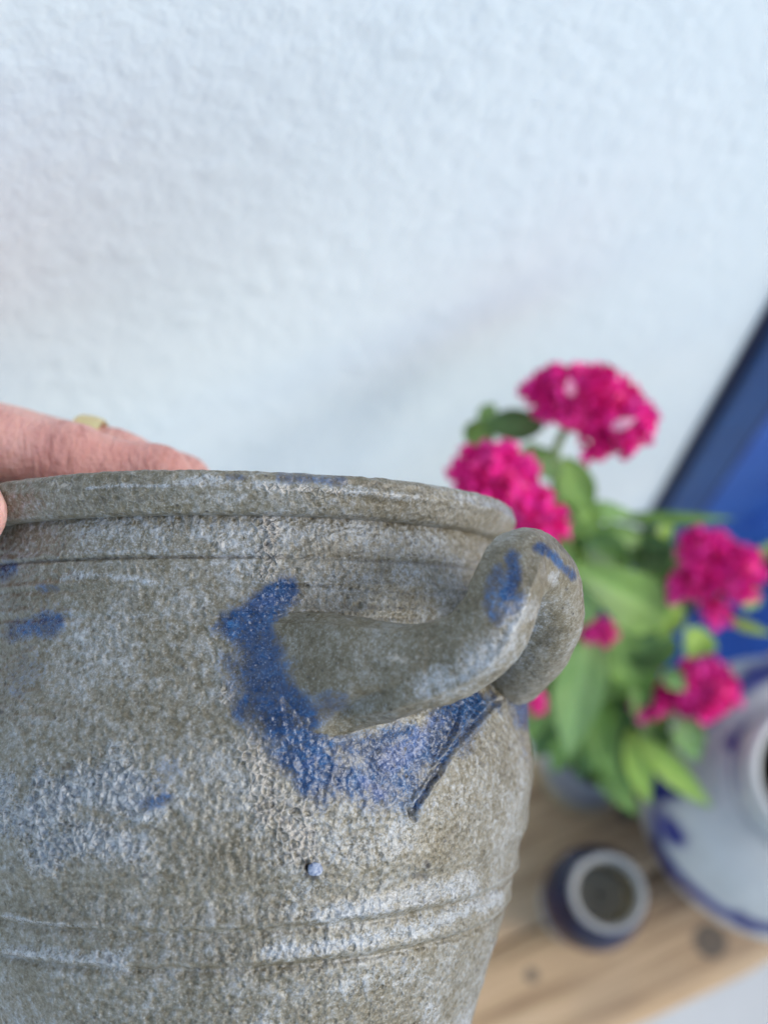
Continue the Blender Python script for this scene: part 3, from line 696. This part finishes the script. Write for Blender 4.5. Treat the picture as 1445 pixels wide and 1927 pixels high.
vessel_part('foot', [(.003, .0), (.026, .0), (.0275, .002), (.026, .006), (.0224, .0088)], .0012, M_VASE, vase, vb, seed=83)
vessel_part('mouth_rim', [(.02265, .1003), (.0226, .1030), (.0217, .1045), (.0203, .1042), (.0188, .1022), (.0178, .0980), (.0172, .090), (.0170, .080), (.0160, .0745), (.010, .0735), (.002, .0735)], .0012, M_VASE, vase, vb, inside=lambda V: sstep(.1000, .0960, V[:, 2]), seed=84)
M_POT = mat_glaze('grey_blue_glaze', (.20, .22, .26), (.03, .04, .14), .35)
pb = at_z(1140, 1400, CAMH-.69); pb[2] = HB
pot = empty('flower_vase', pb, 'grey blue ceramic vase under the pink flowers', 'vase')
vessel_part('body', [(.003, .0), (.023, .0), (.027, .004), (.030, .025), (.030, .050), (.0275, .075), (.0250, .090), (.0285, .104)], .002, M_POT, pot, pb, seed=90)
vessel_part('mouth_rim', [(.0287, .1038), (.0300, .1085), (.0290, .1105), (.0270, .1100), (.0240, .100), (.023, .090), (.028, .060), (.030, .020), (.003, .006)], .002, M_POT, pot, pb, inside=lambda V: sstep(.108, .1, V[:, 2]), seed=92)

# ------------------------------------------------------------------ flowers
LEAFM = {'mid': mat_leaf('leaf_mid_green', (.10, .20, .030), (.19, .32, .060)), 'dark': mat_leaf('leaf_dark_green', (.045, .115, .022), (.09, .18, .035)),
         'pale': mat_leaf('leaf_pale_green', (.19, .34, .09), (.30, .46, .15)), 'lime': mat_leaf('leaf_lime', (.24, .40, .045), (.38, .54, .10))}
M_STEM = mat_simple('flower_stem', (.12, .22, .05), (.22, .32, .09), 60, .5)
def mat_bloom():
    b = NB('magenta_bloom'); n = b.noise(120, 4, .6); t = b.attr('tipness')
    f = b.math('ADD', b.math('MULTIPLY', n, .6), b.math('MULTIPLY', t, .42))
    c = b.ramp(f, [(.20, (.58, .003, .145)), (.40, (.86, .006, .25)), (.66, (.94, .018, .35)), (.88, (.95, .11, .45))])
    return b.set(Base_Color=c, Roughness=.55, Subsurface_Weight=.2, Subsurface_Radius=(.006, .002, .003), Subsurface_Scale=.5)
M_BLOOM = mat_bloom()
M_PINK = mat_simple('pale_pink_petal', (.80, .28, .42), (.88, .45, .55), 60, .5)
def leaf_mesh(base, tip, width, bow=.12, fold=.25, face=None, twist=0.0):
    base = np.asarray(base); tip = np.asarray(tip); L = np.linalg.norm(tip-base); ax = (tip-base)/L
    tc = CAM-(base+tip)/2 if face is None else np.asarray(face, float); tc = tc-tc.dot(ax)*ax; tc /= np.linalg.norm(tc)
    sd = np.cross(ax, tc); nu, nv = 17, 9; V = []; vein = []
    for i in range(nu):
        u = i/(nu-1); wv = width*.5*(math.sin(math.pi*min(1, u**.8*.98+.02)))**.85*(1.0 if u < .5 else 1-.25*(u-.5))
        an = twist*(u-.3); nn = math.cos(an)*tc+math.sin(an)*sd; ss = math.cos(an)*sd-math.sin(an)*tc
        for j in range(nv):
            v = (j/(nv-1)-.5)*2
            V.append(base+ax*L*u + ss*wv*v + nn*(bow*L*(4*u*(1-u)) + fold*abs(v)*wv + .05*wv*math.sin(9*u+3*v)))
            vein.append(max(0, 1-abs(v)*3.2)+.25*(math.sin(26*u-6*abs(v)) > .75))
    V = np.array(V); F = grid_faces(nu, nv)
    return V, F, np.clip(np.array(vein), 0, 1)
def add_leaf(root, org, a, b, width, kind='mid', bow=.1, twist=.3, fold=.25):
    A = at(*a); Bp = at(*b); wd = (width if width < 60 else 60+(width-60)*.55)/FPX*(a[2]+b[2])/2
    V, F, vn = leaf_mesh(A, Bp, wd, bow, fold, None, twist)
    return mesh_np('leaf', V-org, F, LEAFM[kind], root, dict(vein=vn))
def bloom_mesh(c, ex, ey, ez, n, plen, seed, droop=()):
    """crested head: ruffled petals over a dome spanned by the half axes ex, ey, ez"""
    r = np.random.default_rng(seed); Vs = []; Fs = []; Ts = []; off = 0
    # core
    a = np.linspace(0, np.pi, 15); b = np.linspace(0, 2*np.pi, 24, endpoint=False)
    core = np.array([[math.sin(x)*math.cos(y), math.sin(x)*math.sin(y), math.cos(x)] for x in a for y in b])
    k = .92*(1+(fbm(core, 4, 3, seed)-.5)*.5)
    Vs.append(c + (core*k[:, None])@np.stack([ex, ey, ez])); F = grid_faces(15, 24, True); Fs.append(F); Ts.append(np.full(len(core), .05)); off = len(core)
    Mx = np.stack([ex, ey, ez]); gold = np.pi*(3-5**.5)
    for i in range(n):
        zc = 1-2*(i+.5)/n; th = gold*i+r.uniform(-.3, .3); q = math.sqrt(1-zc*zc); dr = np.array([q*math.cos(th), q*math.sin(th), zc])
        if dr[1] < -.75: continue
        p0 = c + (dr*.66)@Mx; nrm = dr@np.linalg.inv(Mx).T; nrm /= np.linalg.norm(nrm)
        tn = np.cross(nrm, r.normal(size=3)); tn /= np.linalg.norm(tn)
        nrm = nrm + .45*r.normal(size=3); nrm /= np.linalg.norm(nrm); tn = tn-tn.dot(nrm)*nrm; tn /= np.linalg.norm(tn); sd = np.cross(nrm, tn)
        L = plen*r.uniform(.7, 1.25); W = plen*r.uniform(.6, 1.0); nu, nv = 5, 9; f1, f2 = r.uniform(0, 6, 2)
        for iu in range(nu):
            u = iu/(nu-1)
            for iv in range(nv):
                v = (iv/(nv-1)-.5)*2; ww = W*(.3+.7*u)
                Vs.append((p0 + nrm*L*u*(1-.18*v*v) + tn*ww*v*.62 + sd*(W*.30*u*math.sin(4.2*v+f1) + .12*W*u*math.sin(9*v+f2) + .3*L*u*u))[None]); Ts.append(np.array([u]))
        Fs.append(grid_faces(nu, nv)+off); off += nu*nv
    return np.concatenate(Vs), np.concatenate(Fs), np.concatenate(Ts)
MOUTH = pb + np.array([0, 0, .100])
def flower(label, blooms, stem_pts, leaves, extra=()):
    root = empty('cockscomb_flower', Vector(MOUTH), label, 'flower', 'pink flower stems in the bouquet')
    c0 = at(*blooms[0][0])
    foot = MOUTH + np.array([0, 0, -.075]) + .006*rng.normal(size=3)
    pts = spline([foot, MOUTH + .009*np.append(rng.normal(size=2), 0)] + [at(*p) for p in stem_pts] + [c0], 24)
    V, F = tube(pts, np.linspace(.0026, .0019, 24), 10); mesh_np('stem', V-MOUTH, F, M_STEM, root)
    for (c, hx, hy, hz, n, pl, rot, sd) in blooms:
        cc = at(*c); k = c[2]/FPX; ca, sa = math.cos(rot), math.sin(rot)
        ex = (ca*VX+sa*VU)*hx*k; ey = (-sa*VX+ca*VU)*hy*k; ez = -VF*hz*k
        V, F, Tt = bloom_mesh(cc, ex, ey, ez, n, pl, sd); mesh_np('bloom', V-MOUTH, F, M_BLOOM, root, dict(tipness=Tt))
    for lf in leaves: add_leaf(root, MOUTH, *lf)
    for (a, b, wd) in extra:
        V, F, vn = leaf_mesh(at(*a), at(*b), wd/FPX*a[2], .1, .15, None, .2); mesh_np('petal', V-MOUTH, F, M_PINK, root, dict(vein=vn))
    return root
flower('tallest magenta cockscomb flower in front of the white wall',
       [((1108, 757, .484), 100, 66, 66, 200, .0080, -.25, 1), ((1178, 800, .478), 40, 46, 40, 60, .0075, -.7, 2), ((1040, 742, .488), 44, 40, 45, 60, .0075, .3, 3), ((1128, 838, .482), 20, 34, 26, 30, .006, 0, 4)],
       [(1120, 1250, .64), (1060, 1000, .55), (1045, 850, .505)],
       [((1025, 800, .50), (905, 800, .515), 62, 'dark'), ((915, 790, .515), (885, 850, .52), 60, 'mid'), ((1060, 860, .51), (1110, 965, .53), 74, 'mid'), ((1045, 850, .505), (1020, 900, .52), 50, 'pale'), ((1030, 870, .53), (975, 850, .55), 50, 'mid'), ((930, 760, .52), (900, 800, .525), 34, 'pale')],
       [((1075, 745, .455), (1070, 710, .452), 20), ((1150, 806, .450), (1196, 788, .448), 22)])
flower('magenta cockscomb flower peeking out just behind the jar rim',
       [((935, 905, .470), 84, 54, 60, 150, .0085, -.35, 11), ((1010, 985, .474), 42, 48, 44, 70, .0075, -.6, 12)],
       [(1110, 1280, .64), (1040, 1100, .56)],
       [((1090, 1180, .60), (1050, 1020, .56), 120, 'pale', .12, .2), ((1250, 1165, .585), (1060, 1060, .55), 150, 'mid', .12, .3), ((1100, 1010, .56), (1180, 1070, .57), 90, 'dark'), ((1120, 960, .54), (1050, 1010, .545), 80, 'mid'), ((1075, 905, .53), (1045, 960, .54), 56, 'mid'), ((1010, 1010, .53), (1120, 985, .52), 46, 'mid'), ((1060, 1100, .57), (1110, 1170, .58), 60, 'pale'), ((1130, 1120, .58), (1220, 1080, .58), 44, 'pale', .08), ((1040, 880, .52), (1010, 840, .52), 40, 'mid'), ((1060, 1075, .60), (1125, 1000, .60), 100, 'mid'), ((1140, 1060, .60), (1090, 960, .58), 80, 'dark')])
flower('magenta cockscomb flower hanging before the blue door',
       [((1330, 1050, .560), 50, 42, 44, 90, .0085, -.6, 21), ((1385, 1080, .556), 40, 50, 40, 70, .008, -.3, 22), ((1300, 1105, .566), 32, 28, 30, 40, .0075, 0, 23), ((1348, 1150, .560), 20, 24, 22, 24, .006, 0, 24)],
       [(1150, 1260, .66), (1230, 1150, .61)],
       [((1150, 975, .56), (1385, 975, .545), 26, 'mid', .05, .1), ((1160, 1010, .57), (1290, 1030, .56), 20, 'dark', .05), ((1200, 1120, .60), (1290, 1030, .60), 96, 'dark'), ((1330, 1190, .62), (1290, 1240, .61), 70, 'lime'), ((1365, 1165, .58), (1455, 1195, .57), 24, 'lime', .05), ((1420, 1060, .57), (1460, 1015, .565), 30, 'pale'), ((1240, 1180, .62), (1230, 1270, .62), 90, 'mid'), ((1390, 1110, .57), (1430, 1140, .58), 44, 'mid'), ((1210, 1000, .59), (1240, 1090, .60), 90, 'dark'), ((1090, 960, .55), (1190, 965, .55), 40, 'pale', .06), ((1110, 1000, .56), (1230, 1015, .57), 44, 'mid'), ((1250, 1060, .60), (1195, 1110, .60), 56, 'mid'), ((1280, 1140, .61), (1240, 1205, .61), 44, 'lime'), ((1180, 1040, .58), (1130, 1090, .58), 50, 'pale'), ((1075, 930, .53), (1130, 985, .55), 44, 'mid')])
flower('lowest magenta cockscomb flower drooping over the bench beside the grey pot',
       [((1325, 1300, .640), 56, 58, 46, 110, .009, .5, 31), ((1235, 1320, .648), 44, 32, 34, 60, .0075, .2, 32), ((1215, 1265, .652), 16, 30, 18, 24, .006, 0, 33), ((1128, 1192, .600), 34, 18, 20, 30, .006, -.2, 34), ((1003, 1315, .600), 26, 14, 14, 22, .0055, -.8, 35)],
       [(1150, 1330, .68), (1210, 1340, .66)],
       [((1110, 1180, .61), (1070, 1425, .62), 120, 'pale', .10, .3), ((1060, 1190, .62), (995, 1400, .63), 130, 'mid', .10, .2), ((1130, 1290, .66), (1120, 1455, .65), 90, 'mid', .12), ((1185, 1370, .655), (1222, 1515, .65), 52, 'lime', .14), ((1195, 1385, .65), (1340, 1520, .645), 50, 'lime', .10), ((1285, 1350, .64), (1312, 1435, .635), 62, 'pale', .08),
        ((1105, 1390, .67), (1200, 1535, .665), 64, 'mid', .12), ((1080, 1340, .67), (1000, 1425, .67), 90, 'dark'), ((1170, 1230, .63), (1110, 1320, .65), 100, 'mid'), ((1180, 1240, .62), (1270, 1200, .61), 90, 'dark'), ((1150, 1310, .66), (1180, 1440, .67), 80, 'dark'), ((1230, 1230, .63), (1180, 1310, .64), 70, 'mid'), ((1160, 1150, .61), (1200, 1330, .65), 80, 'mid'), ((1040, 1250, .65), (1090, 1400, .67), 110, 'dark'), ((1230, 1400, .67), (1270, 1380, .66), 50, 'dark'), ((1120, 1330, .655), (1160, 1480, .65), 46, 'mid', .12), ((1090, 1360, .66), (1040, 1455, .665), 60, 'mid', .1), ((1140, 1350, .66), (1090, 1470, .66), 50, 'dark', .1), ((1060, 1290, .63), (1010, 1345, .63), 50, 'pale'), ((1200, 1300, .64), (1150, 1240, .63), 40, 'pale'), ((1250, 1260, .63), (1290, 1300, .625), 40, 'pale'), ((1000, 1240, .62), (1040, 1330, .62), 60, 'mid')])

# smaller leaves filling the bouquet, shared out among the four stems
stems = [o for o in bpy.data.objects if o.name.startswith('cockscomb_flower')]
r2 = np.random.default_rng(5)
for i in range(46):
    bx, by = r2.uniform(1040, 1250), r2.uniform(1010, 1360); an = math.atan2(by-1190, bx-1140) + r2.normal()*.6; L = r2.uniform(80, 150)
    tx_, ty_ = bx+math.cos(an)*L, by+math.sin(an)*L*.9
    if ty_ < 940 and tx_ > 1130: continue
    if tx_ > 1300 and ty_ > 1180: continue
    dp = float(np.interp(by, [1000, 1360], [.575, .675])) + r2.uniform(-.012, .025)
    add_leaf(stems[i % len(stems)], MOUTH, (bx, by, dp), (tx_, ty_, dp+r2.uniform(-.02, .015)), r2.uniform(26, 46), str(r2.choice(['mid', 'mid', 'dark', 'pale', 'lime'], p=[.3, .2, .25, .15, .1])), r2.uniform(.05, .16), r2.uniform(-.6, .6))
